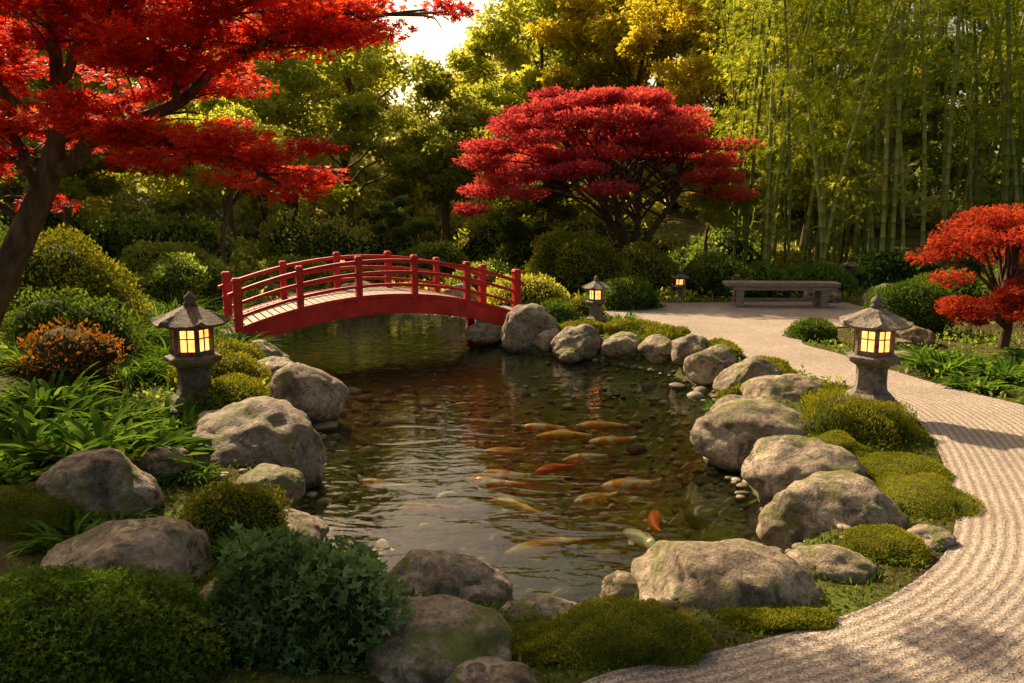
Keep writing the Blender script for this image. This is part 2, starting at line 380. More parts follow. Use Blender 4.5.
rocks = [(-2.3, 8.5, .45, .45, .36, -.07), (-2.2, 6.4, .57, .5, .42, -.08), (-2.67, 5.0, .36, .32, .26, .1), (-2.02, 4.05, .5, .42, .3, -.03),
 (-.36, 4.12, .32, .26, .22, -.16), (-.42, 3.3, .45, .35, .24, -.1), (.14, 3.68, .28, .24, .17, -.15), (1.13, 3.95, .5, .38, .27, -.1),
 (1.72, 4.12, .26, .2, .14, -.04), (2.08, 4.95, .42, .36, .27, -.08), (2.2, 5.75, .44, .38, .3, -.08), (2.2, 6.95, .5, .42, .34, -.1),
 (2.95, 8.35, .46, .4, .24, -.04), (2.8, 9.2, .36, .33, .26, -.04), (2.6, 10.1, .34, .3, .27, -.02), (2.5, 11.0, .28, .28, .24, 0),
 (2.15, 11.5, .26, .25, .2, -.05), (1.72, 12.0, .34, .28, .2, -.08), (1.05, 12.3, .4, .33, .27, -.08), (.25, 13.1, .47, .4, .42, -.02),
 (-.45, 13.7, .35, .3, .22, -.15), (-1.2, 18.0, .5, .4, .35, 0), (.62, 12.7, .26, .22, .18, -.1),
 (.66, 4.15, .17, .14, .12, -.2), (1.55, 4.55, .15, .13, .1, -.2), (-1.45, 5.0, .24, .2, .16, -.2), (-1.75, 5.5, .22, .22, .15, -.05),
 (-2.6, 5.65, .2, .17, .13, .08), (-2.95, 9.6, .35, .3, .26, -.1), (-3.5, 11.0, .33, .3, .25, -.1), (-4.1, 12.6, .4, .36, .28, -.08),
 (5.3, 11.2, .38, .24, .16, .05), (5.0, 10.2, .28, .22, .13, .03), (5.9, 11.6, .3, .25, .2, .08), (4.95, 13.0, .25, .2, .12, .05),
 (-1.05, 4.35, .2, .16, .13, -.18), (2.45, 4.45, .14, .12, .08, 0), (-3.6, 18.6, .6, .4, .35, 0), (6.9, 17.6, .4, .3, .3, .1), (8.0, 16.8, .5, .4, .35, .1),
 (2.35, 8.1, .3, .28, .22, -.2), (2.1, 7.6, .2, .2, .14, -.24), (.9, 12.05, .2, .2, .13, -.22), (-1.35, 3.75, .22, .2, .12, -.02), (-.1, 3.0, .2, .17, .1, -.02)]
for k, r in enumerate(rocks): boulder(*r, seed=100 + k * 3, rot=random.uniform(-.5, .5))

def pebbles(name, x, y, s, mat):
    base, bf = ICO2; n = len(x); a = R.uniform(0, 6.3, n); z = height(x, y) + s * .15
    B = base[None] * (1 + .15 * np.sin(base[None, :, :1] * 3 + np.arange(n)[:, None, None]))
    B = B * np.stack([s, s * R.uniform(.6, 1, n), s * .5], -1)[:, None]
    c, q = np.cos(a)[:, None], np.sin(a)[:, None]
    V = np.stack([B[..., 0] * c - B[..., 1] * q + x[:, None], B[..., 0] * q + B[..., 1] * c + y[:, None], B[..., 2] + z[:, None]], -1)
    f = (np.arange(n)[:, None, None] * len(base) + bf[None]).reshape(-1, 3)
    mb = MB(); mb.add(V.reshape(-1, 3), f, 0, np.repeat(R.random(n), len(base))); mb.build(name, [M[mat]])
n = 1200; x = R.uniform(-3.5, 2.6, n); y = R.uniform(4.2, 12, n); k = inside(x, y, POND)
s = np.where(R.random(n) < .93, R.uniform(.02, .07, n), R.uniform(.1, .16, n)); pebbles('pond_pebbles', x[k], y[k], s[k], 'peb')
n = 1300; q = POND[R.integers(0, len(POND), n)]; o = nrmz(R.normal(size=(n, 2))) * R.uniform(.05, .75, (n, 1)); x, y = (q + o).T
k = ~inside(x, y, PATH); pebbles('shore_pebbles', x[k], y[k], R.uniform(.015, .06, n)[k], 'peb')

# ------------------------------------------------------------------ shrubs
def lump(d, sd, amp=.14):
    rg = np.random.default_rng(sd); s = np.zeros(len(d))
    for k in range(9):
        w = rg.normal(size=3) * (2.2 + k * .7); s += np.sin(d @ w + rg.uniform(0, 6.3)) / (1 + k * .35)
    return 1 + amp * s / 2.2
def shrub(name, x, y, rx, ry, rz, mat, n=6000, ls=.035, zc=None, seed=1, T=T_oval, amp=.14, depth=.22, core='core', up=.3):
    z0 = hz(x, y) if zc is None else zc
    mb = MB(); v, f = ICO3; c = v * lump(v, seed, amp)[:, None] * (.95 if core == 'mosscore' else .84) * np.array([rx, ry, rz]); mb.add(c, f, 1)
    d = rdir(n * 2); d = d[d[:, 2] > -.25]; d = d[:n]; m = len(d)
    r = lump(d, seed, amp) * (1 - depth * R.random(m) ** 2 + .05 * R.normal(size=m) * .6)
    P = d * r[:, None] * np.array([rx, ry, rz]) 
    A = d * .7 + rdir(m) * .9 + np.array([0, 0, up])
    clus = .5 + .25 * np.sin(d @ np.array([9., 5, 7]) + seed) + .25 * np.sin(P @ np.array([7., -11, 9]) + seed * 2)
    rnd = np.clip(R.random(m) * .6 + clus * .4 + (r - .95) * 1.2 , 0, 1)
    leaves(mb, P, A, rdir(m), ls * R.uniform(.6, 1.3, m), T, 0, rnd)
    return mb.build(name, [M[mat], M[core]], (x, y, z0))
S = shrub
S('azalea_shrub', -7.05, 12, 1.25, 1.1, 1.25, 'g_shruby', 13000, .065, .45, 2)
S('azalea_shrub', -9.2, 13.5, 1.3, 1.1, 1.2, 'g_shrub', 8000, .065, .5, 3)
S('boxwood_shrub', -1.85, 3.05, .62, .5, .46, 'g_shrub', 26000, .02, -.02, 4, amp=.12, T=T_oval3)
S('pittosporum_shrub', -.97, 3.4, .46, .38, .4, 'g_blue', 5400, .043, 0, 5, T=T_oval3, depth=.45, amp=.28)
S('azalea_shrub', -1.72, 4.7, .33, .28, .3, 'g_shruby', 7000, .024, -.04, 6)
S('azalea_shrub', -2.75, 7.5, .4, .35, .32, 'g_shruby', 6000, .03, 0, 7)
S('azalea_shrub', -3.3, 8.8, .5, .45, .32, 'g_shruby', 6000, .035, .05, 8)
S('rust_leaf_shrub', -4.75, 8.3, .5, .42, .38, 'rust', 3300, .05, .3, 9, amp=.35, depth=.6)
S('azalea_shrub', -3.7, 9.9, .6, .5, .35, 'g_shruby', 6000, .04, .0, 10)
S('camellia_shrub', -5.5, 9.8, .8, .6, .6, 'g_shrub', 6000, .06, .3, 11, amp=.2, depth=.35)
S('azalea_shrub', -2.35, 24, 1.0, .9, .85, 'g_mid', 5000, .1, .2, 12)
S('azalea_shrub', 1.5, 18.6, 1.15, .9, .95, 'g_shruby', 10000, .075, .55, 13, amp=.2)
S('azalea_shrub', 3.4, 20.5, .8, .7, .75, 'g_olive', 5000, .09, .4, 14)
S('camellia_shrub', 5.0, 19.6, .9, .7, .6, 'g_mid', 5000, .1, .2, 15, amp=.25)
S('boxwood_shrub', 6.55, 13.1, .72, .6, .62, 'g_shrub', 9000, .045, .25, 16, amp=.1)
S('boxwood_shrub', 4.7, 12.3, .38, .32, .26, 'g_shrub', 5000, .035, .03, 17)
S('juniper_shrub', 3.0, 6.75, .52, .45, .3, 'g_shruby', 13000, .035, .0, 18, T=T_blade, amp=.25, up=.8)
S('azalea_shrub', 7.2, 18.8, .9, .6, .55, 'g_mid', 5000, .08, .2, 19)
S('azalea_shrub', 8.6, 15.5, 1.0, .8, .6, 'g_shrub', 5000, .08, .2, 20)
S('azalea_shrub', 5.8, 18.6, .7, .5, .6, 'g_mid', 4000, .08, .2, 21)
S('azalea_shrub', 1.3, 14.6, .42, .4, .32, 'g_shruby', 5000, .04, .05, 22)
S('azalea_shrub', .75, 14.0, .35, .35, .3, 'g_shrub', 4000, .04, .1, 23)
S('azalea_shrub', 2.3, 16.4, .8, .6, .5, 'g_shrub', 5000, .06, .1, 24)
S('azalea_shrub', .3, 16.5, .8, .6, .5, 'g_olive', 5000, .06, .1, 25)
S('azalea_shrub', -6.6, 16, 1.0, .8, .6, 'g_mid', 6000, .08, .4, 26, amp=.2)
S('azalea_shrub', -7.9, 18.5, 1.2, 1, .8, 'g_olive', 6000, .09, .5, 27, amp=.2)
S('azalea_shrub', -5.6, 20.5, 1.1, .9, .7, 'g_mid', 5000, .09, .1, 28, amp=.2)
S('azalea_shrub', -.5, 20.5, 1.0, .8, .6, 'g_mid', 5000, .09, .0, 29, amp=.2)
S('azalea_shrub', -3.8, 21, .9, .7, .5, 'g_shruby', 5000, .08, .0, 30, amp=.2)
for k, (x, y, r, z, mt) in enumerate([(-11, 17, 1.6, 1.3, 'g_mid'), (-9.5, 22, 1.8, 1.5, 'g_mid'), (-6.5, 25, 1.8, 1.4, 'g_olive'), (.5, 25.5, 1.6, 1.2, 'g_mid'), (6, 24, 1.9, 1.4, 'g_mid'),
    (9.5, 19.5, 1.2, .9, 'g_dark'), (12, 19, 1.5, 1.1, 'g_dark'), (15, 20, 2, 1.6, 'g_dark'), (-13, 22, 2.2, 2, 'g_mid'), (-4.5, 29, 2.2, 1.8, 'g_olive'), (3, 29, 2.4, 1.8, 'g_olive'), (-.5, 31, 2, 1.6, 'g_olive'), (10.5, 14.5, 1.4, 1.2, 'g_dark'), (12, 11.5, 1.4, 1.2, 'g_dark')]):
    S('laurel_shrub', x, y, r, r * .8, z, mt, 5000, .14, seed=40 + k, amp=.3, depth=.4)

# moss mounds
for k, (x, y, rx, ry, rz) in enumerate([(2.8, 5.2, .3, .42, .1), (2.9, 5.75, .36, .35, .12), (2.15, 4.35, .24, .2, .1), (.55, 3.33, .36, .26, .15), (-3.0, 4.75, .45, .4, .25), (3.35, 8.0, .35, .5, .12),
    (3.15, 9.6, .3, .5, .14), (2.85, 10.9, .3, .5, .16), (2.45, 12.2, .4, .45, .2), (1.9, 12.8, .5, .35, .2), (1.2, 13.0, .4, .3, .16), (3.3, 7.3, .45, .4, .1), (-1.25, 3.9, .35, .3, .1), (1.25, 3.53, .3, .12, .04),
    (2.55, 8.8, .2, .2, .14), (2.6, 6.3, .3, .3, .12), (-3.0, 8.2, .4, .4, .2), (-2.6, 9.3, .3, .4, .15), (.1, 3.3, .2, .16, .06)]):
    S('moss_mound', x, y, rx, ry, rz, 'g_moss', int(42000 * min(.5, rx)) if y < 6.5 else 4500, .012 if y < 6.5 else .035, seed=70 + k, T=T_oval, amp=.2, depth=.06, core='mosscore', up=.4)

# ------------------------------------------------------------------ strap-leaf plants
def strap(name, x, y, r, L, W, n, mat='g_strap', seg=6, droop=.75, e0=1.25):
    mb = MB(); a = R.uniform(0, 2 * np.pi, n); rr = r * np.sqrt(R.random(n)) * .7
    bx, by = rr * np.cos(a), rr * np.sin(a); ph = a + R.normal(size=n) * .7
    Ln = L * R.uniform(.6, 1.15, n); el = R.uniform(.5, e0, n); dr = droop * R.uniform(.5, 1.2, n)
    s = np.linspace(0, 1, seg)[None]; rad = Ln[:, None] * (s * np.cos(el)[:, None] + .18 * s ** 2); z = Ln[:, None] * (s * np.sin(el)[:, None] - dr[:, None] * s ** 2 * .75)
    px = bx[:, None] + rad * np.cos(ph)[:, None]; py = by[:, None] + rad * np.sin(ph)[:, None]
    w = W * R.uniform(.7, 1.2, n)[:, None] * np.sin(np.pi * (s * .88 + .1)) ** .7 / 2
    sx, sy = -np.sin(ph)[:, None] * w, np.cos(ph)[:, None] * w; c = np.stack([px, py, z], -1)
    off = np.stack([sx, sy, w * .5], -1); off2 = np.stack([-sx, -sy, w * .5], -1)
    v = np.stack([c + off, c, c + off2], 2).reshape(-1, 3)
    i = (np.arange(n)[:, None, None] * seg + np.arange(seg - 1)[None, :, None]) * 3 + np.arange(2)[None, None]
    f = np.stack([i, i + 1, i + 4, i + 3], -1).reshape(-1, 4)
    mb.add(v, f, 0, np.repeat(R.random(n), seg * 3)); return mb.build(name, [M[mat]], (x, y, hz(x, y)))
for (x, y, r, L, W, n) in [(-3.0, 5.75, .4, .62, .075, 150), (-3.5, 6.0, .4, .66, .075, 150), (-3.3, 5.4, .35, .6, .07, 120), (-3.9, 5.9, .4, .6, .07, 120), (-2.75, 6.15, .25, .45, .06, 90), (-3.0, 7.0, .3, .45, .05, 110), (-3.6, 7.0, .35, .55, .05, 130),
    (-4.1, 6.8, .4, .6, .06, 130), (-3.6, 5.2, .35, .5, .06, 110), (-4.4, 7.4, .35, .5, .05, 120)]:
    strap('hosta_plant', x, y, r, L, W, n)
for (x, y, r, L) in [(-3.9, 9.2, .5, .5), (-4.5, 10.4, .5, .55), (-3.95, 11.2, .4, .5), (-5.3, 11, .5, .6), (-4.9, 12.4, .5, .55), (-5.8, 13.2, .5, .6), (-4.4, 8.9, .5, .5), (-5.2, 8.6, .5, .55), (-5.5, 14.6, .6, .6), (-4.8, 11.7, .5, .5), (-6.3, 14.8, .6, .6)]:
    strap('mondo_grass_clump', x, y, r, L, .024, 260)
for (x, y, r, L, W) in [(5.15, 9.4, .35, .42, .05), (5.6, 8.9, .35, .45, .045), (5.1, 8.6, .25, .3, .04), (5.7, 9.8, .35, .4, .05), (6.2, 9.4, .4, .45, .05), (5.4, 10.3, .3, .35, .04), (5.6, 8.0, .3, .35, .04), (6.1, 8.4, .4, .5, .04), (6.8, 10.0, .4, .5, .05)]:
    strap('fern_plant', x, y, r, L, W, 110)
for (x, y, r, L, W) in [(-1.55, 4.3, .15, .16, .02), (2.4, 8.9, .12, .2, .015), (2.15, 11.9, .25, .3, .02), (1.5, 13.6, .3, .35, .02), (.9, 13.3, .25, .3, .02), (2.0, 14.4, .3, .3, .02), (1.1, 15.4, .4, .4, .03), (-2.35, 5.6, .15, .2, .02), (-2.4, 4.6, .15, .2, .02), (2.6, 5.0, .1, .12, .012), (-2.6, 4.45, .2, .24, .03)]:
    strap('grass_tuft', x, y, r, L, W, 120)

def cover(name, n, x0, x1, y0, y1, size, mat, T, h=.1, th=-.3):
    x = R.uniform(x0, x1, n); y = R.uniform(y0, y1, n)
    pat = np.sin(x * 1.9 + 2 * np.sin(y * 1.1)) + np.sin(y * 2.3 + 1.5 * np.sin(x * 1.4)) + R.normal(size=n) * .6
    k = (pat > th) & ~inside(x, y, PATH) & ~inside(x, y, POND); x, y, pat = x[k], y[k], pat[k]
    k = (seg_dist(x, y, POND) > .12); x, y, pat = x[k], y[k], pat[k]; m = len(x)
    z = height(x, y) + R.random(m) ** 1.5 * h * np.clip(.4 + pat * .3, .2, 1.4)
    mb = MB(); leaves(mb, np.stack([x, y, z], -1), rdir(m) * .8 + np.array([0, 0, .6]), rdir(m), size * R.uniform(.6, 1.3, m), T, 0, R.random(m)); mb.build(name, [M[mat]])
cover('ground_cover_plants', 50000, -5, 5, 2.2, 9, .035, 'g_shrub', T_oval, .06, -1)
cover('ground_cover_plants', 40000, -2.5, 3.9, 2.4, 7.5, .016, 'g_moss', T_oval, .025, -1.8)
cover('ground_cover_plants', 40000, -10, 10, 8, 18, .07, 'g_mid', T_oval, .14)
cover('ground_cover_plants', 25000, -14, 14, 16, 34, .17, 'g_olive', T_oval, .3)

# ------------------------------------------------------------------ trees
def clump_leaves(mb, c, rad, n, size, T, mat, flat=.5, rb=.5):
    d = rdir(n) * (R.random(n) ** .45)[:, None]; P = c + d * np.array(rad)
    A = rdir(n) * np.array([1, 1, .45]) + d * .5 + np.array([0, 0, -.15]); U = rdir(n) * (1 - flat) + np.array([0, 0, flat * 1.6])
    rnd = np.clip(.45 * R.random(n) + .55 * rb + .15 * d[:, 2], 0, 1)
    leaves(mb, P, A, U, size * R.uniform(.65, 1.25, n), T, mat, rnd)
def limb(mb, a, b, r0, r1, sag=.15, n=7, sides=6, wob=.06):
    a, b = np.array(a, float), np.array(b, float); L = np.linalg.norm(b - a)
    t = np.linspace(0, 1, n)[:, None]; p = a * (1 - t) + b * t
    p[:, 2] += (np.sin(np.pi * t[:, 0]) * sag * L); w = R.normal(size=(n, 3)) * wob * L * .4; w[0] = 0; w[-1] = 0
    p += w; p = smooth_poly(p, n * 2); tube(mb, p, np.linspace(r0, r1, len(p)), sides)
    return p
def gen_tree(name, x, y, h, r, base, mat, ncl=45, npc=150, ls=.24, tr=.22, bark='bark2', T=T_clump):
    mb = MB(); z0 = hz(x, y) - .1; top = h * .86
    tp = np.array([[0, 0, 0], [.1, .05, h * .2], [-.1, .1, h * .42], [.15, 0, h * .65], [0, 0, top]]) + R.normal(size=(5, 3)) * np.array([.12, .12, 0]); tp[0, :2] = 0
    tp = smooth_poly(tp, 14); tube(mb, tp, np.linspace(tr, tr * .15, 14), 8)
    cz = (base + h) / 2; hh = (h - base) / 2
    for k in range(ncl):
        d = rdir(1)[0]; q = d * (R.random() ** .4) * np.array([r, r, hh]) * .95 + np.array([0, 0, cz])
        lo = 1 - .25 * (q[2] - cz) / hh if q[2] > cz else 1
        q[:2] *= lo
        ti = int(np.clip((q[2] * .75 - .1) / top * 13, 2, 12)); 
        if k % 2 == 0: limb(mb, tp[ti], q, tr * .35 * (1 - ti / 16), .015, .08, 5, 5)
        cr = r * R.uniform(.17, .32); clump_leaves(mb, q, (cr, cr, cr * .5), npc, ls, T, 1, .35, R.random())
    return mb.build(name, [M[bark], M[mat]], (x, y, z0))
g = gen_tree
g('deciduous_tree', -14, 25, 10, 4.2, 1.5, 'g_olive', 40)
g('deciduous_tree', -9.8, 28, 9.5, 3.8, 1.5, 'g_yellow', 34)
g('deciduous_tree', -6.6, 32, 10.5, 4.0, 2, 'g_yellow', 34)
g('deciduous_tree', -2.6, 31, 7.4, 3.0, 1.2, 'g_olive', 30)
g('deciduous_tree', 1.4, 39, 13, 4.4, 3, 'g_yellow', 46, ls=.3)
g('deciduous_tree', 5.4, 36, 13.5, 4.6, 2.5, 'g_gold', 50, ls=.3)
g('deciduous_tree', 7.2, 28.5, 12, 3.2, 4.5, 'g_gold', 50, 170, .2)
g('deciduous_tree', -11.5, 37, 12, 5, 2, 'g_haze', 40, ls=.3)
g('deciduous_tree', 12, 33, 15, 5, 2, 'g_olive', 56, ls=.28)
g('deciduous_tree', 18.5, 28, 14, 5, 1, 'g_mid', 56, ls=.28)
g('deciduous_tree', -20, 22, 9, 4.5, 1, 'g_olive', 36)
g('deciduous_tree', 22, 19, 12, 5, 1, 'g_mid', 40)
g('small_garden_tree', -7.4, 20.5, 4.6, 1.9, 2.0, 'g_yellow', 26, 200, .13, .08)
g('small_garden_tree', -3.75, 25, 2.6, 1.15, .9, 'g_mid', 18, 220, .1, .07)
g('pine_tree', .4, 25, 3.6, 1.9, 1.0, 'g_mid', 24, 240, .13, .09)
g('small_garden_tree', 5.6, 22.5, 3.8, 1.6, 1.2, 'g_yellow', 24, 200, .13, .07)
g('deciduous_tree', 1.5, 31, 6.5, 2.8, 1.2, 'g_olive', 30, 160, .22)
g('small_garden_tree', -11, 20, 5, 2.4, 1.2, 'g_olive', 26, 200, .18, .1)

# foreground scarlet maple
mb = MB()
trunk = smooth_poly([(-5.15, 7, -.1), (-4.72, 7, .9), (-4.28, 7, 1.7), (-3.95, 7, 2.35), (-3.85, 7, 3.0), (-3.8, 7, 3.9), (-3.5, 7.0, 5.0)], 26)
tube(mb, trunk, np.interp(np.linspace(0, 1, 26), [0, .3, .5, .56, .8, 1], [.16, .12, .1, .065, .045, .02]), 10)
LB = [([(-3.97, 7, 2.25), (-3.45, 6.9, 2.55), (-2.75, 6.8, 2.85), (-2.2, 6.7, 3.15), (-1.4, 6.6, 3.35), (-.7, 6.5, 3.45)], .075, 2),
      ([(-3.45, 6.9, 2.54), (-2.95, 6.5, 2.52), (-2.35, 6.3, 2.38), (-1.75, 6.2, 2.12)], .04, 3),
      ([(-4.1, 7, 2.1), (-4.5, 7.2, 2.8), (-5.0, 7.3, 3.7)], .06, 3), ([(-3.9, 7, 2.6), (-4.4, 6.6, 3.1), (-5.0, 6.2, 3.4), (-5.6, 6, 3.5)], .045, 3),
      ([(-3.85, 7, 3.0), (-3.4, 6.8, 3.4), (-2.9, 6.6, 3.7), (-2.3, 6.4, 3.9)], .045, 3), ([(-2.75, 6.8, 2.85), (-2.5, 6.4, 3.1), (-2.1, 6.0, 3.3), (-1.7, 5.7, 3.35)], .03, 2),
      ([(-3.9, 7, 2.5), (-3.6, 7.4, 2.85), (-3.1, 7.7, 3.1), (-2.5, 7.8, 3.35)], .045, 3), ([(-3.85, 7, 3.2), (-3.5, 6.3, 3.4), (-3.0, 5.8, 3.5)], .045, 2),
      ([(-2.2, 6.7, 3.15), (-1.7, 6.3, 3.3), (-1.15, 6.2, 3.4)], .025, 2), ([(-3.82, 7, 3.6), (-4.1, 7.6, 4.3), (-4.3, 8, 4.8)], .035, 2), ([(-4.3, 7, 1.85), (-4.9, 6.8, 2.3), (-5.5, 6.6, 2.5)], .035, 2)]
cl = []
for pts, r0, ns in LB:
    p = smooth_poly(pts, 14); p[1:] += R.normal(size=(13, 3)) * .025; tube(mb, smooth_poly(p, 28), np.linspace(r0, .008, 28), 7)
    for q in range(3, 14):
        for s_ in range(ns):
            e = p[q] + np.array([R.normal() * .26, R.normal() * .34, R.uniform(-.06, .2)])
            tube(mb, smooth_poly([p[q - 1], (p[q] + e) / 2 + R.normal(size=3) * .03, e], 6), np.linspace(.012, .004, 6), 4)
            cl.append(e)
for c in cl:
    if R.random() < .1: continue
    rr = R.uniform(.2, .36); clump_leaves(mb, c, (rr, rr, rr * .25), int(R.uniform(110, 190)), .06, T_maple, 1, .55, R.random())
mb.build('japanese_maple_tree', [M['bark'], M['maple']])

# mid-ground crimson maple
mb = MB(); bx, by = 3.2, 22.0; bz = hz(bx, by)
stems = [smooth_poly([(0, 0, -.1), (-.05, 0, .7), (-.3, 0, 1.4), (-.8, 0, 2.3), (-1.3, .1, 3.4)], 12), smooth_poly([(.05, .1, -.1), (.1, .1, .7), (.25, .1, 1.5), (.2, .2, 2.6), (-.1, .3, 4.0)], 12), smooth_poly([(.1, 0, .5), (.5, -.1, 1.3), (1.1, -.2, 2.2), (1.7, -.2, 3.2)], 12),
         smooth_poly([(0, -.05, .8), (-.3, -.6, 1.7), (-.9, -1.3, 2.6)], 10)]
for s_ in stems: tube(mb, s_, np.linspace(.12, .04, len(s_)), 8)
cx = -.78
for k in range(135):
    a = R.uniform(0, 2 * np.pi); rr = math.sqrt(R.random()) * 3.6; dome = 2.4 + 2.75 * math.sqrt(max(0, 1 - (rr / 4.0) ** 2))
    z = dome - (R.random() ** 1.6) * min(1.7, dome - 2.2); z = round(z / .42) * .42 + R.normal() * .05
    q = np.array([cx + rr * math.cos(a), rr * math.sin(a) * .85, z + .1 * math.sin(3 * a)])
    if k % 2 == 0:
        st = stems[int(R.integers(4))]; limb(mb, st[-3 - int(R.integers(4))], q, .04, .012, .12, 5, 5)
    cr = R.uniform(.45, .8); clump_leaves(mb, q, (cr, cr, .16), 230, .12, T_maple3, 1, .4, .2 + .6 * R.random() + .2 * (rr > 3))
mb.build('japanese_maple_tree', [M['bark'], M['maple2']], (bx, by, bz))

# weeping red maple on the right
mb = MB(); bx, by = 6.85, 11.0; bz = hz(bx, by)
for k in range(52):
    a = R.uniform(0, 6.28); rr = math.sqrt(R.random()) * 1.1; z = 1.1 + .85 * math.sqrt(max(0, 1 - (rr / 1.18) ** 2)) - R.random() * .4
    q = np.array([rr * math.cos(a), rr * math.sin(a), z]); 
    if k % 3 == 0: limb(mb, (0, 0, .6), q, .03, .006, .15, 5, 5)
    clump_leaves(mb, q, (.28, .28, .13), 210, .05, T_maple3, 1, .4, R.random())
for k in range(36):
    a = R.uniform(0, 6.28); rr = math.sqrt(R.random()) * .95; q = np.array([-.1 + rr * math.cos(a), -.5 + rr * .6 * math.sin(a), .42 + .36 * (1 - rr) + R.random() * .2])
    if k % 3 == 0: limb(mb, (0, 0, .3), q, .025, .006, .15, 5, 5)
    clump_leaves(mb, q, (.24, .24, .12), 210, .05, T_maple3, 1, .4, R.random())
tube(mb, smooth_poly([(0, 0, -.1), (.06, 0, .4), (-.04, 0, .8), (.1, 0, 1.4)], 10), np.linspace(.08, .03, 10), 7)
mb.build('weeping_maple_tree', [M['bark'], M['maple3']], (bx, by, bz))

# bamboo
def bam_mat():
    m, nt, out = new_mat('bamboo_culm'); a = nt.nodes.new('ShaderNodeAttribute'); a.attribute_name = 'rnd'
    c = ramp(nt, a.outputs['Fac'], [(0, (.07, .08, .02)), (.3, (.14, .17, .033)), (.7, (.26, .28, .055)), (1, (.42, .37, .09))])
    principled(nt, out, c, .5, spec=.3); return m
M['culm'] = bam_mat(); mb = MB()
for k in range(105):
    u = R.random(); x = 6.0 + 11.5 * u ** 1.05; y = R.uniform(19.3, 26) + .12 * x - .9; H = R.uniform(11, 15); r0 = R.uniform(.035, .065)
    if x > 12: y -= R.uniform(0, 5) * .7
    ln = R.normal(size=2) * np.array([.35, .4]); z0 = hz(x, y); nn = int(H / .38)
    zs, rs = [], []
    for q in range(nn):
        z = q * .38; r = r0 * (1 - .75 * (z / H) ** 1.5)
        zs += [z, z + .02, z + .05]; rs += [r, r * 1.16, r]
    zs, rs = np.array(zs), np.array(rs); w = (zs / H) ** 2
    pts = np.stack([x + ln[0] * (zs / H) + w * ln[0] * 3, y + ln[1] * (zs / H) + w * ln[1] * 3, z0 + zs], -1)
    rv = np.repeat(np.clip(R.random() * .7 + .3 * np.tile([0, 0, .8], nn) - np.tile([.0, .5, 0], nn), 0, 1), 6)
    tube(mb, pts, rs, 6, 0, rv)
    dens = 36 if x < 9.5 else 24
    for q in range(dens):
        lo = .12 if R.random() < .35 else .3
        zf = R.uniform(lo, 1); ii = min(len(pts) - 1, int(zf * len(pts))); p0 = pts[ii]; a = R.uniform(0, 6.28); L = R.uniform(.4, 1.4) * (1.1 - .4 * zf)
        e = p0 + np.array([math.cos(a) * L, math.sin(a) * L, L * R.uniform(-.1, .5)])
        tube(mb, smooth_poly([p0, (p0 + e) / 2 + np.array([0, 0, .12]), e], 4), np.linspace(.009, .003, 4), 3, 0, .6)
        n = 24; t_ = R.uniform(.25, 1.05, n)[:, None]; P = p0 + (e - p0) * t_ + R.normal(size=(n, 3)) * np.array([.16, .16, .08])
        A = rdir(n) * np.array([1, 1, .4]) + nrmz(e - p0) * .4 + np.array([0, 0, -.55])
        leaves(mb, P, A, rdir(n) + np.array([0, 0, .8]), .18 * R.uniform(.7, 1.2, n), T_bam, 1, np.clip(R.random(n) * .5 + .5 * R.random() , 0, 1))
mb.build('bamboo_grove', [M['culm'], M['g_bam']])

# distant woodland
def woodland(name, mat, a0, a1, rad, n, hfun):
    mb = MB()
    for k in range(n):
        a = R.uniform(a0, a1); r = rad + R.uniform(-6, 8); x = r * math.sin(a); y = 8 + r * math.cos(a); H = hfun(a) * R.uniform(.8, 1.15); z = hz(x, y)
        if k % 6 == 0: tube(mb, [(x, y, z), (x + .3, y, z + H * .5), (x, y + .3, z + H)], [.3, .2, .05], 6)
        q = np.array([x + R.normal(), y + R.normal(), z + H * R.random() ** .8]); cr = R.uniform(1.2, 2.3)
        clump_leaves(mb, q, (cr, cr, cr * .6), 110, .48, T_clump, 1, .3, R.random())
    mb.build(name, [M['bark2'], M[mat]])
def hf(a):
    h = 14.5 + 2.0 * math.sin(a * 9) - 9 * math.exp(-((a + .12) / .085) ** 2)
    return h if a > -.7 else 9.5
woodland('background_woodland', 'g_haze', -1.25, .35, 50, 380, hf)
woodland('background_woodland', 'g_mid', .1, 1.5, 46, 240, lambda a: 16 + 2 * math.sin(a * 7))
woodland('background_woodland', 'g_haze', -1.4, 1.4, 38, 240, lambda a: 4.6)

# ------------------------------------------------------------------ hard-surface helpers
def empty(name, loc, rz=0, sc=1):
    e = bpy.data.objects.new(name, None); e.location = loc; e.rotation_euler = (0, 0, rz); e.scale = (sc,) * 3; COL.objects.link(e); return e
def bevel(ob, w=.01, seg=2):
    m = ob.modifiers.new('bevel', 'BEVEL'); m.width = w; m.segments = seg; m.limit_method = 'ANGLE'; m.angle_limit = math.radians(35); return ob
def box(name, c, d, mat, parent, rot=(0, 0, 0), bw=.008, taper=1.):
    v = np.array([(sx, sy, sz) for sz in (-.5, .5) for sy in (-.5, .5) for sx in (-.5, .5)], float)
    v[4:, :2] *= taper; v *= np.array(d)
    f = np.array([(0, 2, 3, 1), (4, 5, 7, 6), (0, 1, 5, 4), (2, 6, 7, 3), (0, 4, 6, 2), (1, 3, 7, 5)])
    mb = MB(); mb.add(v, f, smooth=False); ob = mb.build(name, [M[mat]], c, parent); ob.rotation_euler = rot; bevel(ob, bw); return ob
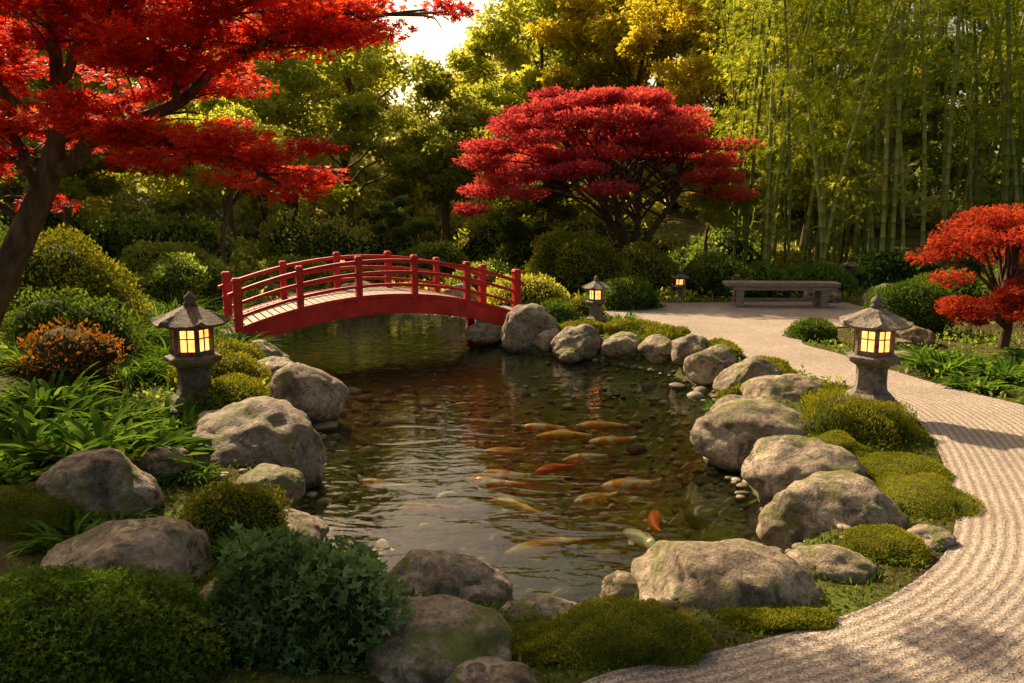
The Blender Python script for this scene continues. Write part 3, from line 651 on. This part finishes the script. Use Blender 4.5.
def prism(name, prof, sides, mat, parent, bw=.006, rot=0., smooth=False, z=0):
    th = np.arange(sides) * 2 * np.pi / sides + rot; n = len(prof)
    v = np.array([(r * math.cos(a), r * math.sin(a), zz) for r, zz in prof for a in th]); i = np.arange(n - 1)[:, None] * sides; j = np.arange(sides)[None]; j2 = (j + 1) % sides
    mb = MB(); mb.add(v, np.stack([i + j, i + j2, i + sides + j2, i + sides + j], -1).reshape(-1, 4), smooth=smooth)
    mb.f.append(np.array([list(range(sides))[::-1]])); mb.m.append(np.array([0])); mb.sm.append(np.array([False]))
    mb.f.append(np.array([[(n - 1) * sides + q for q in range(sides)]])); mb.m.append(np.array([0])); mb.sm.append(np.array([False]))
    ob = mb.build(name, [M[mat]], (0, 0, z), parent)
    if bw: bevel(ob, bw)
    return ob

def lantern(x, y, sc, rz=0., mat='stone', lit=True, z=None):
    e = empty('stone_lantern', (x, y, hz(x, y) if z is None else z), rz, sc)
    prism('base_slab', [(.33, -.12), (.33, .09), (.3, .11)], 6, mat, e)
    prism('base_step', [(.25, .11), (.24, .17), (.2, .2)], 6, mat, e)
    prism('post', [(.185, .2), (.165, .24), (.155, .3), (.155, .44), (.175, .47)], 6, mat, e)
    prism('platform', [(.17, .47), (.25, .515), (.265, .53), (.265, .565), (.2, .58)], 6, mat, e)
    r = .175; a6 = [q * math.pi / 3 for q in range(6)]
    prism('light_chamber', [(r - .018, .58), (r - .018, .86)], 6, 'glow' if lit else mat, e, 0)
    for q, a in enumerate(a6):
        box('corner_post_%d' % (q + 1), (r * math.cos(a), r * math.sin(a), .72), (.04, .04, .28), mat, e, (0, 0, a), .004)
        am = a + math.pi / 6; rm = r * math.cos(math.pi / 6)
        box('window_bar_%d' % (q + 1), (rm * math.cos(am), rm * math.sin(am), .72), (.012, .01, .28), mat, e, (0, 0, am), .002)
        for kk, zz in enumerate((.6, .84, .74)):
            box('window_rail_%d_%d' % (q + 1, kk), (rm * math.cos(am), rm * math.sin(am), zz), (.02, r * .86, .042 if kk < 2 else .01), mat, e, (0, 0, am), .003)
    sides = 48; prof = [(.17, .862), (.345, .85), (.36, .875), (.29, .915), (.2, .965), (.12, 1.01), (.06, 1.035), (.045, 1.05)]
    th = np.arange(sides) * 2 * np.pi / sides; v = []
    for rr, zz in prof:
        for a in th:
            am = (a + math.pi / 6) % (math.pi / 3) - math.pi / 6; hexr = math.cos(math.pi / 6) / math.cos(math.pi / 6 - abs(am)) ; k = (hexr - .866) / .134
            v.append((rr * hexr * math.cos(a), rr * hexr * math.sin(a), zz + .045 * k ** 2 * (rr / .36) ** 3))
    n = len(prof); i = np.arange(n - 1)[:, None] * sides; j = np.arange(sides)[None]; j2 = (j + 1) % sides
    mb = MB(); mb.add(np.array(v), np.stack([i + j, i + j2, i + sides + j2, i + sides + j], -1).reshape(-1, 4), smooth=False); ob = mb.build('roof', [M[mat]], (0, 0, 0), e)
    prism('finial', [(.05, 1.04), (.065, 1.055), (.04, 1.07), (.055, 1.095), (.05, 1.12), (.02, 1.15), (.004, 1.17)], 14, mat, e, 0, smooth=True)
    return e
lantern(3.45, 7.5, .97, .25, 'stone', z=.03)
lantern(-3.05, 7.5, 1.02, .1, 'stone_d', z=.0)
lantern(1.45, 13.7, .74, .2, 'stone', z=.02)
lantern(3.85, 18.2, .58, 0, 'stone')
lantern(8.0, 19.0, .62, 0, 'stone_d', lit=False)
lantern(-5.0, 23.5, .5, 0, 'stone')

# ------------------------------------------------------------------ bridge
A0 = np.array([-4.5, 12.75]); A1 = np.array([-.25, 14.75]); L = float(np.linalg.norm(A1 - A0)); ang = math.atan2(A1[1] - A0[1], A1[0] - A0[0])
br = empty('arched_bridge', (A0[0], A0[1], 0), ang)
W2 = .76
def dz_(s): return .16 + .42 * (1 - (2 * s / L - 1) ** 2)
def arc_bar(name, y, w, zoff0, zoff1, mat, s0=0., s1=None, n=30, bw=.006):
    s1 = L if s1 is None else s1; s = np.linspace(s0, s1, n); z = dz_(s)
    v = np.stack([np.stack([s, np.full(n, y + sy * w / 2), z + zo], -1) for sy, zo in ((-1, zoff0), (1, zoff0), (1, zoff1), (-1, zoff1))], 1).reshape(-1, 3)
    i = np.arange(n - 1)[:, None] * 4; j = np.arange(4)[None]; j2 = (j + 1) % 4; mb = MB()
    f = np.vstack([np.stack([i + j, i + j2, i + 4 + j2, i + 4 + j], -1).reshape(-1, 4), [[3, 2, 1, 0]], [[(n - 1) * 4 + q for q in range(4)]]])
    mb.add(v, f, smooth=False); ob = mb.build(name, [M[mat]], (0, 0, 0), br); bevel(ob, bw); return ob
for sy, nm in ((-1, 'near'), (1, 'far')):
    yy = sy * W2
    arc_bar('side_beam_' + nm, yy, .09, -.28, .035, 'red')
    arc_bar('beam_moulding_' + nm, yy + sy * .055, .02, -.01, .05, 'red')
    arc_bar('top_rail_' + nm, yy, .08, .56, .62, 'red', -.14, L + .14)
    arc_bar('middle_rail_' + nm, yy, .05, .37, .425, 'red', -.08, L + .08)
    arc_bar('lower_rail_' + nm, yy, .05, .17, .22, 'red', -.08, L + .08)
    for q, s in enumerate(np.linspace(0, L, 6)):
        end = q in (0, 5); z = dz_(s); h = .76 if end else .65; w = .125 if end else .1
        box('post_%s_%d' % (nm, q + 1), (s, yy + sy * .004, z - .12 + (h + .12) / 2), (w, w + .012, h + .12), 'red', br)
        box('post_cap_%s_%d' % (nm, q + 1), (s, yy + sy * .004, z + h + .02), (w + .03, w + .04, .045), 'red', br, taper=.7)
npl = 44
for q in range(npl):
    s = (q + .5) / npl * L; sl = math.atan2(dz_(s + .01) - dz_(s - .01), .02)
    box('deck_plank_%d' % (q + 1), (s, 0, dz_(s) + .01), (L / npl - .012, 2 * W2 - .1, .04), 'plank', br, (0, -sl, 0), .004)
for q, s in enumerate((.35, L - .35)):
    for sy in (-1, 1): box('pier_%d%s' % (q, 'a' if sy < 0 else 'b'), (s, sy * .55, dz_(s) - .6), (.14, .14, .8), 'red', br)
box('abutment_1', (-.2, 0, -.02), (.7, 1.7, .3), 'stone', br, bw=.03); box('abutment_2', (L + .2, 0, -.02), (.7, 1.7, .3), 'stone', br, bw=.03)

# ------------------------------------------------------------------ bench
be = empty('garden_bench', (5.6, 16.6, .02), -.08)
box('seat_slab', (0, 0, .47), (2.3, .52, .09), 'benchw', be, bw=.02)
box('seat_rail_front', (0, -.19, .385), (2.0, .07, .08), 'benchw', be); box('seat_rail_back', (0, .19, .385), (2.0, .07, .08), 'benchw', be)
for q, x in enumerate((-.85, .85)):
    box('leg_front_%d' % q, (x, -.18, .17), (.15, .13, .35), 'benchw', be, bw=.015); box('leg_back_%d' % q, (x, .18, .17), (.15, .13, .35), 'benchw', be, bw=.015)
    box('foot_%d' % q, (x, 0, .035), (.2, .56, .07), 'benchw', be, bw=.012)
box('stretcher', (0, 0, .14), (1.6, .07, .08), 'benchw', be)

# ------------------------------------------------------------------ koi
def koi_mat(name, c1, c2, th, sc=6):
    m, nt, out = new_mat(name); tc = N(nt, 'ShaderNodeTexCoord'); oi = N(nt, 'ShaderNodeObjectInfo')
    ad = N(nt, 'ShaderNodeVectorMath', operation='ADD'); nt.links.new(tc.outputs['Object'], ad.inputs[0]); cb = N(nt, 'ShaderNodeCombineXYZ')
    nt.links.new(math_n(nt, 'MULTIPLY', oi.outputs['Random'], 20.), cb.inputs[0]); nt.links.new(cb.outputs[0], ad.inputs[1])
    nz = noise_n(nt, ad.outputs[0], sc, 2, .4); c = ramp(nt, nz, [(th - .02, c1), (th + .02, c2)])
    vo = N(nt, 'ShaderNodeTexVoronoi'); vo.inputs['Scale'].default_value = 90; nt.links.new(tc.outputs['Object'], vo.inputs['Vector'])
    principled(nt, out, c, .3, bump_n(nt, vo.outputs['Distance'], .4, .003)); return m
M['k_or'] = koi_mat('koi_skin_orange_white', (.95, .38, .04), (.95, .87, .72), .52)
M['k_red'] = koi_mat('koi_skin_red', (.95, .14, .014), (.95, .25, .02), .6)
M['k_gold'] = koi_mat('koi_skin_gold', (.95, .62, .15), (.95, .36, .04), .5)
M['k_white'] = koi_mat('koi_skin_white', (.95, .9, .75), (.95, .35, .05), .58)
me_, nt_, out_ = new_mat('koi_fin'); p_ = principled(nt_, None, (.9, .55, .3), .4); tr_ = N(nt_, 'ShaderNodeBsdfTransparent'); mx_ = N(nt_, 'ShaderNodeMixShader'); mx_.inputs[0].default_value = .25
nt_.links.new(p_.outputs[0], mx_.inputs[1]); nt_.links.new(tr_.outputs[0], mx_.inputs[2]); nt_.links.new(mx_.outputs[0], out_.inputs[0]); M['fin'] = me_
me_, nt_, out_ = new_mat('koi_eye'); principled(nt_, out_, (.01, .01, .01), .1); M['eye'] = me_
def koi(x, y, Lk, ang, mat, bend=.12, ph=0., z=-.365):
    mb = MB(); st = np.array([0, .03, .08, .16, .27, .4, .53, .66, .78, .87, .92]); hw = np.array([.012, .035, .055, .075, .088, .09, .08, .06, .038, .024, .02]) * 1.25; hh = np.array([.012, .032, .05, .075, .092, .095, .085, .062, .042, .034, .036])
    ss = np.linspace(0, .92, 24); hw = np.interp(ss, st, hw); hh = np.interp(ss, st, hh)
    def cy(s): return bend * np.sin(s * 4.2 + ph) * (s ** 1.5) - bend * .1
    th = np.linspace(0, 2 * np.pi, 16, endpoint=False); v = np.array([(-(s - .4), cy(s) + w * math.cos(a), h * math.sin(a)) for s, w, h in zip(ss, hw, hh) for a in th])
    i = np.arange(23)[:, None] * 16; j = np.arange(16)[None]; j2 = (j + 1) % 16; mb.add(v, np.stack([i + j, i + j2, i + 16 + j2, i + 16 + j], -1).reshape(-1, 4), 0)
    def fin(pts): 
        p = np.array(pts, float); c = p.mean(0); vv = np.vstack([p, c]); k = len(p); mb.add(vv, [[q, (q + 1) % k, k] for q in range(k)], 1, smooth=False)
    sx = lambda s: -(s - .4)
    for sg in (1, -1):
        fin([(sx(.89), cy(.89), 0), (sx(.93), cy(.93) + .01 * sg, sg * .035), (sx(1.02), cy(1.02) + .045 * sg, sg * .09), (sx(1.15), cy(1.15) + .075 * sg, sg * .1), (sx(1.06), cy(1.06) + .03 * sg, sg * .03), (sx(1.0), cy(1.0), 0)])
        fin([(sx(.2), sg * .06 + cy(.2), -.03), (sx(.24), sg * .13 + cy(.2), -.045), (sx(.33), sg * .2 + cy(.3), -.05), (sx(.38), sg * .15 + cy(.3), -.05), (sx(.28), sg * .07 + cy(.28), -.04)])
        fin([(sx(.55), sg * .05 + cy(.55), -.05), (sx(.6), sg * .1 + cy(.6), -.07), (sx(.67), sg * .1 + cy(.65), -.07), (sx(.62), sg * .04 + cy(.62), -.05)])
        e = ICO2[0] * .012 + np.array([sx(.075), cy(.07) + sg * .045, .025]); mb.add(e, ICO2[1], 2)
    fin([(sx(.33), cy(.33), .09), (sx(.38), cy(.38) + .01, .125), (sx(.5), cy(.5) + .01, .115), (sx(.62), cy(.62), .08), (sx(.6), cy(.6), .06), (sx(.45), cy(.45), .085)])
    ob = mb.build('koi_fish', [M[mat], M['fin'], M['eye']], (x, y, z)); ob.rotation_euler = (0, 0, ang); ob.scale = (Lk,) * 3
r_ = math.radians
for k, (x, y, l, a, m, b) in enumerate([(-1.12, 6.5, .46, 160, 'k_or', .2), (-.19, 6.55, .5, 155, 'k_or', .15), (.02, 6.05, .46, 150, 'k_gold', -.15), (.19, 5.2, .55, 200, 'k_gold', .15), (.5, 8.0, .55, 185, 'k_gold', .1), (1.0, 7.85, .5, 190, 'k_or', -.15), (.36, 6.95, .4, 215, 'k_red', .1),
    (.65, 6.2, .4, 215, 'k_or', .15), (.98, 6.5, .52, 195, 'k_or', .1), (1.08, 5.72, .4, 80, 'k_red', .12), (.93, 5.35, .46, 120, 'k_white', -.2), (-.68, 5.95, .46, 175, 'k_gold', .1), (.94, 8.4, .52, 175, 'k_gold', .12), (.66, 7.25, .42, 200, 'k_white', .1), (-.08, 6.8, .42, 165, 'k_or', -.1), (-.9, 5.2, .36, 100, 'k_or', .1), (.3, 8.35, .45, 170, 'k_or', -.1), (-1.3, 5.5, .3, 60, 'k_or', .1), (-.1, 7.5, .4, 190, 'k_gold', .1)]):
    koi(x, y, l * 1.15, r_(a), m, b, k * .7, z=-.362 - .004 * (k % 4))

# ------------------------------------------------------------------ light
elev = math.radians(38); sd = np.array([-.55, .835]); sd = sd / np.linalg.norm(sd)
w = bpy.data.worlds.new('World'); scene.world = w; w.use_nodes = True; nt = w.node_tree; nt.nodes.clear()
sk = nt.nodes.new('ShaderNodeTexSky'); sk.sky_type = 'NISHITA'; sk.sun_disc = False; sk.sun_elevation = elev; sk.sun_rotation = math.atan2(sd[0], sd[1]); sk.dust_density = 5.0; sk.air_density = 1.0
bg = nt.nodes.new('ShaderNodeBackground'); bg.inputs[1].default_value = .165; wo = nt.nodes.new('ShaderNodeOutputWorld')
warm = mixc(nt, 1.0, sk.outputs[0], (1.25, 1.04, .78), 'MULTIPLY')
nt.links.new(warm, bg.inputs[0]); nt.links.new(bg.outputs[0], wo.inputs[0])
sl = bpy.data.lights.new('sun', 'SUN'); sl.energy = 10.5; sl.angle = math.radians(.6); sl.color = (1, .78, .5)
so = bpy.data.objects.new('sun', sl); COL.objects.link(so)
dirv = Vector((sd[0] * math.cos(elev), sd[1] * math.cos(elev), math.sin(elev))); so.rotation_euler = dirv.to_track_quat('Z', 'Y').to_euler(); so.location = dirv * 50

cam = bpy.data.cameras.new('camera'); cam.lens = 28; cam.sensor_width = 36; cam.clip_end = 1500; cam.clip_start = .05
co = bpy.data.objects.new('camera', cam); co.location = (0, 0, 1.9); co.rotation_euler = (math.radians(90 - 9), 0, 0); COL.objects.link(co); scene.camera = co
